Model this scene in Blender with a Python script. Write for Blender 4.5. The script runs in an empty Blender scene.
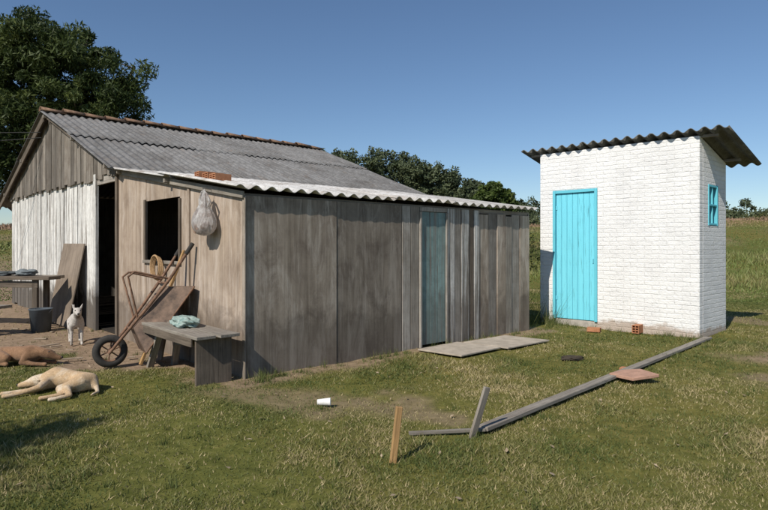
import bpy, bmesh, math, random
import numpy as np
from mathutils import Vector, Matrix
from mathutils import noise as mn
random.seed(7); rng=np.random.default_rng(11)
scene=bpy.context.scene
H=1.3
# ---------------------------------------------------------------- helpers
def link(o,parent=None):
    scene.collection.objects.link(o)
    if parent is not None:
        o.parent=parent
        o.matrix_parent_inverse=Matrix.Translation(parent.location).inverted()
    return o
def empty(name,loc=(0,0,0)):
    e=bpy.data.objects.new(name,None); e.location=loc; e.empty_display_size=.2
    scene.collection.objects.link(e); return e
def meshobj(name,verts,faces,mat=None,parent=None,smooth=False):
    me=bpy.data.meshes.new(name); me.from_pydata([tuple(v) for v in verts],[],faces); me.update()
    if smooth:
        for p in me.polygons: p.use_smooth=True
    o=bpy.data.objects.new(name,me)
    if mat: me.materials.append(mat)
    return link(o,parent)
def bevel(o,w=.004,seg=2):
    m=o.modifiers.new('bev','BEVEL'); m.width=w; m.segments=seg; m.limit_method='ANGLE'; return o
def fixn(o):
    bm=bmesh.new(); bm.from_mesh(o.data); bmesh.ops.recalc_face_normals(bm,faces=bm.faces); bm.to_mesh(o.data); bm.free(); return o
def beam(name,p0,p1,w,t,wdir,mat,parent=None,bv=.004,taper=1.0):
    """plank from p0 to p1, long axis = local Z, width w along wdir, thickness t"""
    p0=Vector(p0);p1=Vector(p1);z=(p1-p0);L=z.length;z.normalize()
    x=Vector(wdir);x=(x-z*x.dot(z)).normalized();y=z.cross(x)
    vs=[]
    for k,zz in ((1,0),(taper,L)):
        for a,b in ((-1,-1),(1,-1),(1,1),(-1,1)): vs.append((a*w/2*k,b*t/2*k,zz))
    fs=[(3,2,1,0),(4,5,6,7),(0,1,5,4),(1,2,6,5),(2,3,7,6),(3,0,4,7)]
    me=bpy.data.meshes.new(name); me.from_pydata(vs,[],fs); me.update(); me.materials.append(mat)
    o=bpy.data.objects.new(name,me)
    M=Matrix((( x.x,y.x,z.x,p0.x),(x.y,y.y,z.y,p0.y),(x.z,y.z,z.z,p0.z),(0,0,0,1)))
    o.matrix_world=M; scene.collection.objects.link(o)
    if parent is not None:
        o.parent=parent; o.matrix_parent_inverse=Matrix.Translation(parent.location).inverted(); o.matrix_basis=M
    if bv: bevel(o,bv)
    return o
def prism(name,pts,off,mat,parent=None,bv=0,uvdir=None):
    n=len(pts); off=Vector(off); P=[Vector(p) for p in pts]
    vs=P+[p+off for p in P]
    fs=[tuple(range(n)),tuple(reversed(range(n,2*n)))]+[(i,i+n,(i+1)%n+n,(i+1)%n) for i in range(n)]
    o=meshobj(name,vs,fs,mat,parent); fixn(o)
    if uvdir is not None:
        d=Vector(uvdir); uv=o.data.uv_layers.new(name='UVMap')
        for l in o.data.loops:
            v=o.data.vertices[l.vertex_index].co; uv.data[l.index].uv=(v.dot(d),v.z)
    if bv: bevel(o,bv)
    return o
def tube(name,pts,r,mat,parent=None,seg=10):
    cu=bpy.data.curves.new(name,'CURVE'); cu.dimensions='3D'; cu.bevel_depth=1; cu.bevel_resolution=3; cu.use_fill_caps=True
    sp=cu.splines.new('POLY'); sp.points.add(len(pts)-1)
    for i,p in enumerate(pts):
        sp.points[i].co=(*p,1); sp.points[i].radius=(r[i] if isinstance(r,(list,tuple)) else r)
    cu.materials.append(mat); o=bpy.data.objects.new(name,cu); return link(o,parent)
def nodes(name):
    m=bpy.data.materials.new(name); m.use_nodes=True; nt=m.node_tree; b=nt.nodes['Principled BSDF']; return m,nt,b
def ramp(nt,stops):
    r=nt.nodes.new('ShaderNodeValToRGB'); el=r.color_ramp.elements
    while len(el)<len(stops): el.new(.5)
    for e,(p,c) in zip(el,stops): e.position=p; e.color=(*c,1) if len(c)==3 else c
    return r
def noise(nt,vec,scale,detail=6,rough=.6,dist=0):
    n=nt.nodes.new('ShaderNodeTexNoise'); n.inputs['Scale'].default_value=scale; n.inputs['Detail'].default_value=detail
    n.inputs['Roughness'].default_value=rough; n.inputs['Distortion'].default_value=dist
    nt.links.new(vec,n.inputs['Vector']); return n
def mix(nt,fac,a,b,bt='MIX'):
    m=nt.nodes.new('ShaderNodeMix'); m.data_type='RGBA'; m.blend_type=bt
    for s,v in ((0,fac),(6,a),(7,b)):
        if hasattr(v,'is_output'): nt.links.new(v,m.inputs[s])
        elif s==0: m.inputs[0].default_value=v
        else: m.inputs[s].default_value=(*v,1)
    return m.outputs[2]
def bump(nt,b,h,strength=.3,dist=.01,prev=None):
    n=nt.nodes.new('ShaderNodeBump'); n.inputs['Strength'].default_value=strength; n.inputs['Distance'].default_value=dist
    nt.links.new(h,n.inputs['Height'])
    if prev: nt.links.new(prev,n.inputs['Normal'])
    nt.links.new(n.outputs[0],b.inputs['Normal']); return n.outputs[0]
def coords(nt,scale=(1,1,1),rand=True,which='Object'):
    tc=nt.nodes.new('ShaderNodeTexCoord'); oi=nt.nodes.new('ShaderNodeObjectInfo')
    v=tc.outputs[which]
    if rand:
        mu=nt.nodes.new('ShaderNodeMath'); mu.operation='MULTIPLY'; mu.inputs[1].default_value=37; nt.links.new(oi.outputs['Random'],mu.inputs[0])
        ad=nt.nodes.new('ShaderNodeVectorMath'); ad.operation='ADD'; nt.links.new(v,ad.inputs[0]); nt.links.new(mu.outputs[0],ad.inputs[1]); v=ad.outputs[0]
    mp=nt.nodes.new('ShaderNodeMapping'); mp.inputs['Scale'].default_value=scale; nt.links.new(v,mp.inputs['Vector'])
    return mp.outputs[0],v,oi
def wood(name,c1,c2,stain,grain=(22,22,1.1),rand=.35,stainamt=.6,bs=.5,lowdark=0,paint=None,paintamt=.5,pale=None,lines=.7):
    m,nt,b=nodes(name); g,v,oi=coords(nt,grain)
    n1=noise(nt,g,1.6,9,.68,.6); r1=ramp(nt,[(.28,c1),(.72,c2)]); nt.links.new(n1.outputs['Fac'],r1.inputs[0])
    n2=noise(nt,v,2.6,6,.65,.4); r2=ramp(nt,[(.42,(0,0,0)),(.68,(stainamt,)*3)]); nt.links.new(n2.outputs['Fac'],r2.inputs[0])
    col=mix(nt,r2.outputs[0],r1.outputs[0],stain)
    if pale:   # sun-bleached blotches and vertical runs
        gp,_,_=coords(nt,(3.2,3.2,.7)); n7=noise(nt,gp,1.3,8,.75,1.0); r7=ramp(nt,[(.47,(0,0,0)),(.63,(.85,.85,.85))]); nt.links.new(n7.outputs['Fac'],r7.inputs[0])
        col=mix(nt,r7.outputs[0],col,pale)
        gs,_,_=coords(nt,(30,30,.35)); n8=noise(nt,gs,1,4,.6,.2); r8=ramp(nt,[(.36,(.55,.53,.5)),(.50,(1,1,1))]); nt.links.new(n8.outputs['Fac'],r8.inputs[0])
        col=mix(nt,.45,col,r8.outputs[0],'MULTIPLY')
    n4=noise(nt,g,5,4,.6,0); r4=ramp(nt,[(.30,(.30,.28,.26)),(.42,(1,1,1))]); nt.links.new(n4.outputs['Fac'],r4.inputs[0])
    col=mix(nt,lines,col,r4.outputs[0],'MULTIPLY')
    if paint:
        n3=noise(nt,g,.9,8,.72,.8); r3=ramp(nt,[(paintamt-.06,(1,1,1)),(paintamt+.05,(0,0,0))]); nt.links.new(n3.outputs['Fac'],r3.inputs[0])
        n5=noise(nt,v,9,5,.7,0); pc=ramp(nt,[(.3,tuple(x*.72 for x in paint)),(.6,paint)]); nt.links.new(n5.outputs['Fac'],pc.inputs[0])
        col=mix(nt,r3.outputs[0],col,pc.outputs[0])
    if lowdark:
        sx=nt.nodes.new('ShaderNodeSeparateXYZ'); tc=nt.nodes.new('ShaderNodeTexCoord'); nt.links.new(tc.outputs['Object'],sx.inputs[0])
        ad=nt.nodes.new('ShaderNodeMath'); ad.operation='MULTIPLY_ADD'; nt.links.new(n2.outputs['Fac'],ad.inputs[0]); ad.inputs[1].default_value=-.9; nt.links.new(sx.outputs[2],ad.inputs[2])
        mr=ramp(nt,[(0,(lowdark,)*3),(.25,(0,0,0))]); nt.links.new(ad.outputs[0],mr.inputs[0])
        col=mix(nt,mr.outputs[0],col,(.08,.065,.052))
    hs=nt.nodes.new('ShaderNodeHueSaturation'); nt.links.new(col,hs.inputs['Color'])
    mr=nt.nodes.new('ShaderNodeMapRange'); nt.links.new(oi.outputs['Random'],mr.inputs[0]); mr.inputs[3].default_value=1-rand; mr.inputs[4].default_value=1+rand*.55
    nt.links.new(mr.outputs[0],hs.inputs['Value']); nt.links.new(hs.outputs[0],b.inputs['Base Color'])
    b.inputs['Roughness'].default_value=.88; b.inputs['Specular IOR Level'].default_value=.2
    bump(nt,b,n1.outputs['Fac'],bs,.006); return m
def simple(name,c,rough=.8,var=.3,scale=20,metal=0,bs=.2,spec=.3,c2=None):
    m,nt,b=nodes(name); g,v,oi=coords(nt)
    n=noise(nt,v,scale,6,.65); r=ramp(nt,[(.3,tuple(x*(1-var) for x in c)),(.7,c2 or tuple(min(1,x*(1+var)) for x in c))]); nt.links.new(n.outputs['Fac'],r.inputs[0])
    nt.links.new(r.outputs[0],b.inputs['Base Color']); b.inputs['Roughness'].default_value=rough; b.inputs['Metallic'].default_value=metal; b.inputs['Specular IOR Level'].default_value=spec
    bump(nt,b,n.outputs['Fac'],bs,.005); return m
def vn(x,y,seed=0):
    xi=np.floor(x).astype(np.int64); yi=np.floor(y).astype(np.int64); fx=x-xi; fy=y-yi; fx=fx*fx*(3-2*fx); fy=fy*fy*(3-2*fy)
    def h(a,b):
        n=(a*374761393+b*668265263+seed*974711)&0x7fffffff; n=((n^(n>>13))*1274126177)&0x7fffffff; n=n^(n>>16); return (n&0xffff)/65535.
    return (h(xi,yi)*(1-fx)+h(xi+1,yi)*fx)*(1-fy)+(h(xi,yi+1)*(1-fx)+h(xi+1,yi+1)*fx)*fy
def fbm(x,y,s,seed=0):
    return (vn(x*s,y*s,seed)+.5*vn(x*s*2.1,y*s*2.1,seed+1)+.25*vn(x*s*4.3,y*s*4.3,seed+2))/1.75
def sst(x): x=np.clip(x,0,1); return x*x*(3-2*x)
# ---------------------------------------------------------------- building frames
A=np.array([-1.368,5.66]); U=np.array([.74,.672]); V=np.array([-.69,.724])
def P(s,t,z): return Vector((A[0]+U[0]*s+V[0]*t, A[1]+U[1]*s+V[1]*t, z))
def ST(x,y):
    dx=x-A[0];dy=y-A[1]; return dx*.724+dy*.69, -.672*dx+.74*dy
u3=Vector((U[0],U[1],0)); v3=Vector((V[0],V[1],0))
D0=np.array([2.67,9.84]); WD=np.array([.721,-.693]); WU=np.array([.74,.672])
def Q(w,s,z): return Vector((D0[0]+WD[0]*w+WU[0]*s, D0[1]+WD[1]*w+WU[1]*s, z))
# ---------------------------------------------------------------- terrain
def hgt(x,y):
    return .05*(fbm(x,y,.6,3)-.5)+.03*(fbm(x,y,2.5,5)-.5)-.008+3.5*sst((y-13)/52)+.6*(fbm(x,y,.05,9)-.5)*sst((y-20)/30)+.8*sst((x-12)/25)*sst((y-16)/30)
def dirt(x,y):
    s,t=ST(x,y); n=fbm(x,y,1.3,21)
    d=sst((( .32+.42*np.clip(t,0,5)+(n-.5)*1.5)-(-s))/.35)*sst((t+.2)/.5)*sst((-s+3)/1)
    d=d*(t>-.4)*(s<6)
    p=sst((.9-np.hypot((x-4.9)/1.8,(y-6.2)/.9)+(n-.5)*1.6)/.6)*.8
    q=sst((fbm(x,y,.9,33)-.65)/.08)*.6
    q3=sst((.7-np.hypot((x+.9)/1.6,(y-4.9)/.5)+(n-.5)*1.5)/.6)*.55
    base=sst((.30-np.abs(t+.1)+(n-.5)*.3)/.2)*((s>-.3)&(s<5.2))*.85
    return np.clip(np.maximum.reduce([d,p,q,q3,base]),0,1)
def axis(lo,hi,st,far,g=1.16):
    a=list(np.arange(lo,hi,st)); s=st; x=a[-1]
    while x<far[1]: s*=g; x+=s; a.append(x)
    s=st;x=lo;b=[]
    while x>far[0]: s*=g; x-=s; b.append(x)
    return np.array(b[::-1]+a)
xs=axis(-9,9,.075,(-900,900)); ys=axis(1.2,14,.075,(-60,1500))
X,Y=np.meshgrid(xs,ys); Z=hgt(X,Y); nx,ny=len(xs),len(ys)
def fastmesh(name,co,faces_n,idx,mat,attrs=None,smooth=False):
    me=bpy.data.meshes.new(name); nf=len(idx)//faces_n
    me.vertices.add(len(co)); me.vertices.foreach_set('co',co.astype(np.float32).ravel())
    me.loops.add(len(idx)); me.loops.foreach_set('vertex_index',idx.astype(np.int32))
    me.polygons.add(nf); me.polygons.foreach_set('loop_start',(np.arange(nf)*faces_n).astype(np.int32))
    me.polygons.foreach_set('loop_total',np.full(nf,faces_n,np.int32))
    if smooth: me.polygons.foreach_set('use_smooth',np.ones(nf,bool))
    for k,v in (attrs or {}).items():
        a=me.attributes.new(k,'FLOAT','POINT'); a.data.foreach_set('value',v.astype(np.float32))
    me.update(); me.validate(); me.materials.append(mat); o=bpy.data.objects.new(name,me); return o
i0=(np.arange(ny-1)[:,None]*nx+np.arange(nx-1)[None,:]).ravel()
idx=np.stack([i0,i0+1,i0+nx+1,i0+nx],1).ravel()
m,nt,b=nodes('ground_mat'); tc=nt.nodes.new('ShaderNodeTexCoord'); v=tc.outputs['Object']
at=nt.nodes.new('ShaderNodeAttribute'); at.attribute_name='dirt'
ng=noise(nt,v,7,8,.7); rg=ramp(nt,[(.3,(.065,.072,.023)),(.55,(.135,.132,.048)),(.75,(.23,.19,.09))]); nt.links.new(ng.outputs['Fac'],rg.inputs[0])
nl=noise(nt,v,.12,4,.6); rl=ramp(nt,[(.35,(.8,.9,.6)),(.65,(1.35,1.15,.9))]); nt.links.new(nl.outputs['Fac'],rl.inputs[0])
gc=mix(nt,1,rg.outputs[0],rl.outputs[0],'MULTIPLY')
nd=noise(nt,v,12,9,.7); rd=ramp(nt,[(.3,(.15,.105,.07)),(.7,(.35,.26,.18))]); nt.links.new(nd.outputs['Fac'],rd.inputs[0])
nt.links.new(mix(nt,at.outputs['Fac'],gc,rd.outputs[0]),b.inputs['Base Color']); b.inputs['Roughness'].default_value=.95; b.inputs['Specular IOR Level'].default_value=.1
bump(nt,b,nd.outputs['Fac'],.6,.02)
ground=fastmesh('ground',np.stack([X,Y,Z],-1).reshape(-1,3),4,idx,m,{'dirt':dirt(X,Y).ravel()},True); link(ground)
# ---------------------------------------------------------------- grass blades
def blademat(name,stops,trans=0):
    m,nt,b=nodes(name); at=nt.nodes.new('ShaderNodeAttribute'); at.attribute_name='tint'
    r=ramp(nt,stops); nt.links.new(at.outputs['Fac'],r.inputs[0]); nt.links.new(r.outputs[0],b.inputs['Base Color'])
    b.inputs['Roughness'].default_value=.6; b.inputs['Specular IOR Level'].default_value=.25
    if trans:
        tr=nt.nodes.new('ShaderNodeBsdfTranslucent'); nt.links.new(r.outputs[0],tr.inputs[0]); ms=nt.nodes.new('ShaderNodeMixShader'); ms.inputs[0].default_value=trans
        nt.links.new(b.outputs[0],ms.inputs[1]); nt.links.new(tr.outputs[0],ms.inputs[2]); nt.links.new(ms.outputs[0],nt.nodes['Material Output'].inputs[0])
    return m
gm=blademat('grass_mat',[(0,(.06,.09,.022)),(.4,(.13,.15,.045)),(.7,(.25,.225,.09)),(1,(.47,.38,.22))],.2)
def blades(name,x,y,h,w,tint,lean=.5,mat=gm,z=None):
    n=len(x); z=hgt(x,y) if z is None else z; a=rng.uniform(0,2*np.pi,n); la=rng.uniform(0,2*np.pi,n); l=h*lean*rng.uniform(.1,1.3,n)
    dx=np.cos(a)*w/2; dy=np.sin(a)*w/2
    p0=np.stack([x-dx,y-dy,z-.004],1); p1=np.stack([x+dx,y+dy,z-.004],1)
    tip=np.stack([x+np.cos(la)*l,y+np.sin(la)*l,z+h],1)
    co=np.stack([p0,p1,tip],1).reshape(-1,3)
    o=fastmesh(name,co,3,np.arange(3*n),mat,{'tint':np.repeat(np.clip(tint,0,1),3)}); return link(o)
N=560000
y=(np.sqrt(2.0)+(np.sqrt(17)-np.sqrt(2.0))*rng.random(N))**2; x=(rng.random(N)*2-1)*(.74*y+.9)
s_,t_=ST(x,y); ins=(s_>-.02)&(s_<5.9)&(t_>-.02)&(t_<10.5)
wx=x-D0[0]; wy=y-D0[1]; qs=(wx*.693+wy*.721); qw=(wx*.672-wy*.74)
ins|=(qw>0)&(qw<2.48)&(qs>0)&(qs<1.1)
slab=(s_>2.2)&(s_<4.05)&(t_<-.1)&(t_>-.85)
dr=dirt(x,y); dens=.28+.72*sst((fbm(x,y,2.2,41)-.32)/.3)
keep=(~ins)&(~slab)&(rng.random(N)>dr*.97)&(rng.random(N)<dens)
x=x[keep];y=y[keep]
patch=fbm(x,y,.8,51); fine=fbm(x,y,5,61); dist=np.hypot(x,y)
hh=(.010+.019*fine*rng.random(len(x))+.022*sst((patch-.55)/.2)*rng.random(len(x)))*(1+dist*.03)
tint=.40+1.3*(fbm(x,y,1.1,71)-.47)+.55*(fbm(x,y,4,75)-.5)+.3*(rng.random(len(x))-.35)+(rng.random(len(x))<.14)*.4
blades('grass',x,y,hh,.0042*(1+dist/5)*rng.uniform(.6,1.4,len(x)),tint,1.4)
tx=[];ty=[];th=[]
def tuft(cx,cy,r,n,h):
    a=rng.uniform(0,6.28,n); q=np.abs(rng.normal(0,r,n)); tx.append(cx+np.cos(a)*q); ty.append(cy+np.sin(a)*q); th.append(h*rng.uniform(.3,1,n))
for i in range(50):
    s=random.uniform(-.1,5.4); p=P(s,-.08-abs(random.gauss(0,.06)),0); tuft(p.x,p.y,.04,28,random.choice([.05,.07,.13]))
p=P(.05,-.22,0); tuft(p.x,p.y,.09,160,.14)
for i in range(40):
    p=P(5.1+random.random()*.9,random.uniform(-.1,1.6),0); tuft(p.x,p.y,.12,60,random.choice([.2,.5,.7]))
for i in range(45):
    w=random.uniform(-.2,2.6); p=Q(w,-.06-abs(random.gauss(0,.06)),0); tuft(p.x,p.y,.05,22,random.choice([.05,.08,.12]))
for i in range(30):
    k=random.random(); tuft(.66+3.8*k+random.gauss(0,.06)+.08,3.98+3.93*k+random.gauss(0,.06)-.08,.05,30,random.choice([.04,.06,.08]))
for cx,cy in ((.055,3.49),(.6,3.9),(2.4,5.5),(-.5,4.6)): tuft(cx,cy,.06,60,.07)
for i in range(190):
    yy=random.uniform(2.6,9); tuft(random.uniform(-.7,.75)*yy,yy,.045,26,random.choice([.03,.045,.06,.085]))
x=np.concatenate(tx);y=np.concatenate(ty);h=np.concatenate(th); s_,t_=ST(x,y); k=~((s_>0)&(s_<4.93)&(t_>0)&(t_<10)); x=x[k];y=y[k];h=h[k]
blades('weeds',x,y,h,.006*rng.uniform(.6,1.3,len(x)),.05+.4*rng.random(len(x))+(rng.random(len(x))<.1)*.4,.6)
fm=blademat('field_grass_mat',[(0,(.065,.10,.025)),(.4,(.13,.165,.045)),(.7,(.21,.195,.08)),(1,(.29,.19,.125))])
N=170000; y=13.5+60*rng.random(N)**1.4; x=(rng.random(N)*2-1)*(.8*y+2)
k=(x>-.1*y)|(x<-.45*y); x=x[k];y=y[k]; n=len(x)
pt=fbm(x,y,.18,81); s_,t_=ST(x,y); k=(rng.random(n)<.3+.9*pt)&~((s_>-.5)&(s_<6.4)&(t_<11)&(t_>0)); x=x[k];y=y[k];pt=pt[k];n=len(x)
hs_=(.05+.36*sst((pt-.45)/.3)*rng.random(n))*np.clip(.15+y/42,.25,1.4)
blades('field_grass',x,y,hs_,.02+.0016*y,.0+.9*(pt-.3)+.28*rng.random(n)+.75*sst((y-38)/12),.6,fm)
# ---------------------------------------------------------------- materials
M_ply=wood('plywood_warm',(.28,.215,.16),(.43,.35,.28),(.19,.14,.105),(9,9,.5),.12,.65,.25,.6,pale=(.47,.40,.34),lines=.25)
M_ply2=wood('plywood_brown',(.25,.205,.16),(.40,.34,.275),(.16,.125,.10),(9,9,.5),.12,.75,.3,.5,pale=(.50,.44,.375),lines=.25)
M_ply3=wood('plywood_dark',(.18,.15,.12),(.32,.275,.225),(.12,.095,.078),(9,9,.5),.12,.75,.3,.5,pale=(.39,.345,.295),lines=.25)
M_board=wood('weathered_board',(.20,.18,.155),(.48,.445,.40),(.14,.115,.09),(26,26,1.0),.35,.6,.7)
M_gable=wood('gable_board',(.11,.098,.083),(.32,.285,.245),(.10,.075,.055),(26,26,1.0),.4,.6,.7)
M_white=wood('whitewashed_board',(.12,.10,.085),(.28,.24,.2),(.08,.06,.05),(20,20,.8),.16,.5,.6,.9,paint=(.70,.69,.66),paintamt=.565)
M_teal=wood('faded_teal_board',(.16,.155,.14),(.30,.29,.26),(.11,.10,.085),(20,20,.8),.18,.5,.5,.4,paint=(.23,.33,.32),paintamt=.54)
M_whb=wood('patchy_white_board',(.17,.15,.125),(.36,.32,.28),(.11,.095,.075),(20,20,.7),.2,.5,.5,.5,paint=(.66,.65,.62),paintamt=.50)
M_plank=wood('plank_wood',(.15,.135,.115),(.38,.345,.295),(.13,.10,.08),(24,24,1.0),.15,.5,.6)
M_stake=wood('stake_wood',(.26,.15,.06),(.52,.33,.15),(.18,.11,.06),(30,30,1.5),.1,.4,.5)
M_dkwood=wood('dark_wood',(.08,.063,.05),(.22,.18,.14),(.06,.048,.038),(24,24,1.0),.25,.5,.6)
M_int=simple('interior_dark',(.03,.025,.02),.95)  # near-black colour puts the unlit interior's shade into the surface
def roofmat(name,c1,c2,stain,amt=.8,rand=.15,rust=None):
    m,nt,b=nodes(name); g,v,oi=coords(nt,(1,1,1),False)
    n=noise(nt,v,9,8,.72); r=ramp(nt,[(.3,c1),(.7,c2)]); nt.links.new(n.outputs['Fac'],r.inputs[0])
    n2=noise(nt,v,1.8,8,.7,.6); r2=ramp(nt,[(.45,(0,0,0)),(.68,(amt,)*3)]); nt.links.new(n2.outputs['Fac'],r2.inputs[0])
    c=mix(nt,r2.outputs[0],r.outputs[0],stain)
    if rust:
        n6=noise(nt,v,3.1,8,.75,.4); r6=ramp(nt,[(.55,(0,0,0)),(.72,(.8,.8,.8))]); nt.links.new(n6.outputs['Fac'],r6.inputs[0]); c=mix(nt,r6.outputs[0],c,rust)
    n3=noise(nt,v,45,3,.6); r3=ramp(nt,[(.32,(.45,.42,.38)),(.45,(1,1,1))]); nt.links.new(n3.outputs['Fac'],r3.inputs[0]); c=mix(nt,.8,c,r3.outputs[0],'MULTIPLY')
    hs=nt.nodes.new('ShaderNodeHueSaturation'); nt.links.new(c,hs.inputs['Color']); mr=nt.nodes.new('ShaderNodeMapRange'); nt.links.new(oi.outputs['Random'],mr.inputs[0]); mr.inputs[3].default_value=1-rand; mr.inputs[4].default_value=1+rand
    nt.links.new(mr.outputs[0],hs.inputs['Value']); nt.links.new(hs.outputs[0],b.inputs['Base Color']); b.inputs['Roughness'].default_value=.85; b.inputs['Specular IOR Level'].default_value=.25
    bump(nt,b,n.outputs['Fac'],.3,.006); return m
M_roof=roofmat('fibre_cement_old',(.13,.13,.13),(.25,.247,.245),(.09,.083,.077),.75,.12,(.19,.155,.13))
M_roofw=roofmat('fibre_cement_light',(.45,.44,.42),(.72,.71,.69),(.24,.20,.16),.75,.16,(.31,.24,.19))
M_roofd=roofmat('fibre_cement_dark',(.09,.088,.08),(.19,.185,.17),(.06,.055,.048),.7)
M_tile=simple('clay_tile',(.20,.115,.075),.9,.55,14,c2=(.30,.19,.125))
M_brick=simple('clay_brick',(.42,.17,.08),.9,.3,18,c2=(.5,.24,.13))
m,nt,b=nodes('white_painted_brick'); tc=nt.nodes.new('ShaderNodeTexCoord')
nz=noise(nt,tc.outputs['UV'],7,5,.6); dv=nt.nodes.new('ShaderNodeVectorMath'); dv.operation='MULTIPLY_ADD'; nt.links.new(nz.outputs['Color'],dv.inputs[0]); dv.inputs[1].default_value=(.035,.03,.03); nt.links.new(tc.outputs['UV'],dv.inputs[2])
br=nt.nodes.new('ShaderNodeTexBrick'); nt.links.new(dv.outputs[0],br.inputs['Vector']); br.inputs['Scale'].default_value=1; br.inputs['Brick Width'].default_value=.21; br.inputs['Row Height'].default_value=.066
br.inputs['Mortar Size'].default_value=.010; br.inputs['Mortar Smooth'].default_value=1; br.inputs['Color1'].default_value=(1,1,1,1); br.inputs['Color2'].default_value=(.55,.55,.55,1); br.inputs['Mortar'].default_value=(.1,.1,.1,1); br.inputs['Bias'].default_value=0
n2=noise(nt,tc.outputs['UV'],24,8,.7); n3=noise(nt,tc.outputs['UV'],2.2,7,.7)
r=ramp(nt,[(.3,(.70,.70,.70)),(.55,(.82,.82,.815))]); nt.links.new(n3.outputs['Fac'],r.inputs[0])
c=mix(nt,.08,r.outputs[0],br.outputs['Color'],'MULTIPLY')
sx=nt.nodes.new('ShaderNodeSeparateXYZ'); nt.links.new(tc.outputs['UV'],sx.inputs[0]); ma=nt.nodes.new('ShaderNodeMath'); ma.operation='MULTIPLY_ADD'; nt.links.new(n3.outputs['Fac'],ma.inputs[0]); ma.inputs[1].default_value=-.5; nt.links.new(sx.outputs[1],ma.inputs[2])
rr=ramp(nt,[(0,(.8,.8,.8)),(.06,(0,0,0))]); ma2=nt.nodes.new('ShaderNodeMath'); ma2.operation='ADD'; ma2.inputs[1].default_value=.17; nt.links.new(ma.outputs[0],ma2.inputs[0]); nt.links.new(ma2.outputs[0],rr.inputs[0])
c=mix(nt,rr.outputs[0],c,(.38,.29,.22)); nt.links.new(c,b.inputs['Base Color']); b.inputs['Roughness'].default_value=.75; b.inputs['Specular IOR Level'].default_value=.25
pv=bump(nt,b,br.outputs['Color'],.55,.011); bump(nt,b,n2.outputs['Fac'],.9,.016,pv); M_wb=m
M_blue=wood('blue_painted_wood',(.17,.62,.76),(.21,.70,.84),(.16,.60,.74),(18,18,.6),.04,.35,.12)
M_blue2=wood('blue_frame_paint',(.12,.50,.62),(.16,.58,.70),(.14,.50,.6),(18,18,.6),.05,.35,.2)
M_conc=simple('concrete',(.38,.35,.31),.9,.3,10)
M_metal=simple('dull_metal',(.3,.3,.3),.5,.3,20,.8)
M_glass=simple('dark_glass',(.04,.06,.07),.15,.2,4,0,.02,.6)
# ---------------------------------------------------------------- corrugated sheets
def corr(name,O,wdir,wlen,svec,pitch,amp,mat,parent,nseg=8,ns=6,wob=.004,th=.006):
    wdir=Vector(wdir);svec=Vector(svec); up=wdir.cross(svec).normalized()
    if up.z<0: up=-up
    nw=max(2,int(wlen/pitch*nseg)); vs=[];fs=[]
    ph=random.random()*6
    for j in range(ns+1):
        q=j/ns
        for i in range(nw+1):
            w=wlen*i/nw; vs.append(Vector(O)+wdir*w+svec*q+up*(amp*math.sin(2*math.pi*w/pitch)+wob*math.sin(ph+3*q+w*1.3)))
    for j in range(ns):
        for i in range(nw): a=j*(nw+1)+i; fs.append((a,a+1,a+nw+2,a+nw+1))
    o=meshobj(name,vs,fs,mat,parent,True); md=o.modifiers.new('s','SOLIDIFY'); md.thickness=th; md.offset=0; return o
# ---------------------------------------------------------------- old wooden house
house=empty('wooden_shack',P(0,0,0))
ZR=3.76
def rz(t): return 2.42+(t-3.4)*(ZR-2.42)/3.55 if t<=6.95 else ZR-(t-6.95)*.37
def lz(t): return 1.86+t*.158
def spoly(name,pts,s0,th,mat,bv=.003):
    return prism(name,[P(s0,t,z) for t,z in pts],u3*th,mat,house,bv)
def lpoly(name,pts,t0,th,mat,bv=.003):
    return prism(name,[P(s,t0,z) for s,z in pts],v3*th,mat,house,bv)
lo=-.05
spoly('wall_panel',[(0.03,lo),(1.22,lo),(1.22,lz(1.22)-.05),(0.03,lz(0.03)-.05)],0,.02,M_ply)
spoly('wall_panel',[(1.23,lo),(1.49,lo),(1.49,lz(1.49)-.05),(1.23,lz(1.23)-.05)],.004,.02,M_ply)
spoly('wall_panel',[(1.49,lo),(2.50,lo),(2.50,1.12),(1.49,1.12)],.006,.018,M_ply)
spoly('wall_panel',[(1.49,1.88),(2.50,1.88),(2.50,lz(2.5)-.05),(1.49,lz(1.49)-.05)],.006,.018,M_ply)
spoly('wall_panel',[(2.505,lo),(3.50,lo),(3.50,lz(3.5)-.07),(2.505,lz(2.505)-.05)],.003,.02,M_ply)
for a,bb in (((1.47,1.86),(1.47,1.1)),((2.52,1.9),(2.52,1.1))):
    beam('window_frame',P(-.008,a[0],a[1]),P(-.008,bb[0],bb[1]),.05,.02,v3,M_dkwood,house)
beam('window_sill',P(-.012,1.44,1.10),P(-.012,2.55,1.10),.04,.03,(0,0,1),M_plank,house)
beam('wall_batten',P(-.012,1.226,.0),P(-.012,1.226,2.0),.05,.018,v3,M_ply,house)
beam('corner_post',P(.03,.035,-.05),P(.03,.035,1.80),.06,.05,v3,M_plank,house)
beam('fascia',P(-.03,-.02,lz(-.02)-.055),P(-.03,3.5,lz(3.5)-.055),.07,.02,(0,0,1),M_plank,house)
beam('door_post',P(0,3.53,0),P(0,3.53,2.33),.07,.06,v3,M_dkwood,house)
beam('door_post',P(-.02,4.42,0),P(-.02,4.42,2.4),.12,.05,v3,M_white,house)
beam('door_lintel',P(0,3.5,2.3),P(0,4.42,2.3),.14,.04,(0,0,1),M_board,house)
t=4.49
while t<10.3:
    w=random.uniform(.17,.27); t1=min(t+w,10.35); g=random.uniform(.006,.022)
    spoly('wall_board',[(t,random.uniform(-.04,.04)),(t1-g,random.uniform(-.04,.04)),(t1-g,2.45),(t,2.45)],random.uniform(-.012,.012),.022,M_white,.002); t=t1
t=3.5
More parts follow.
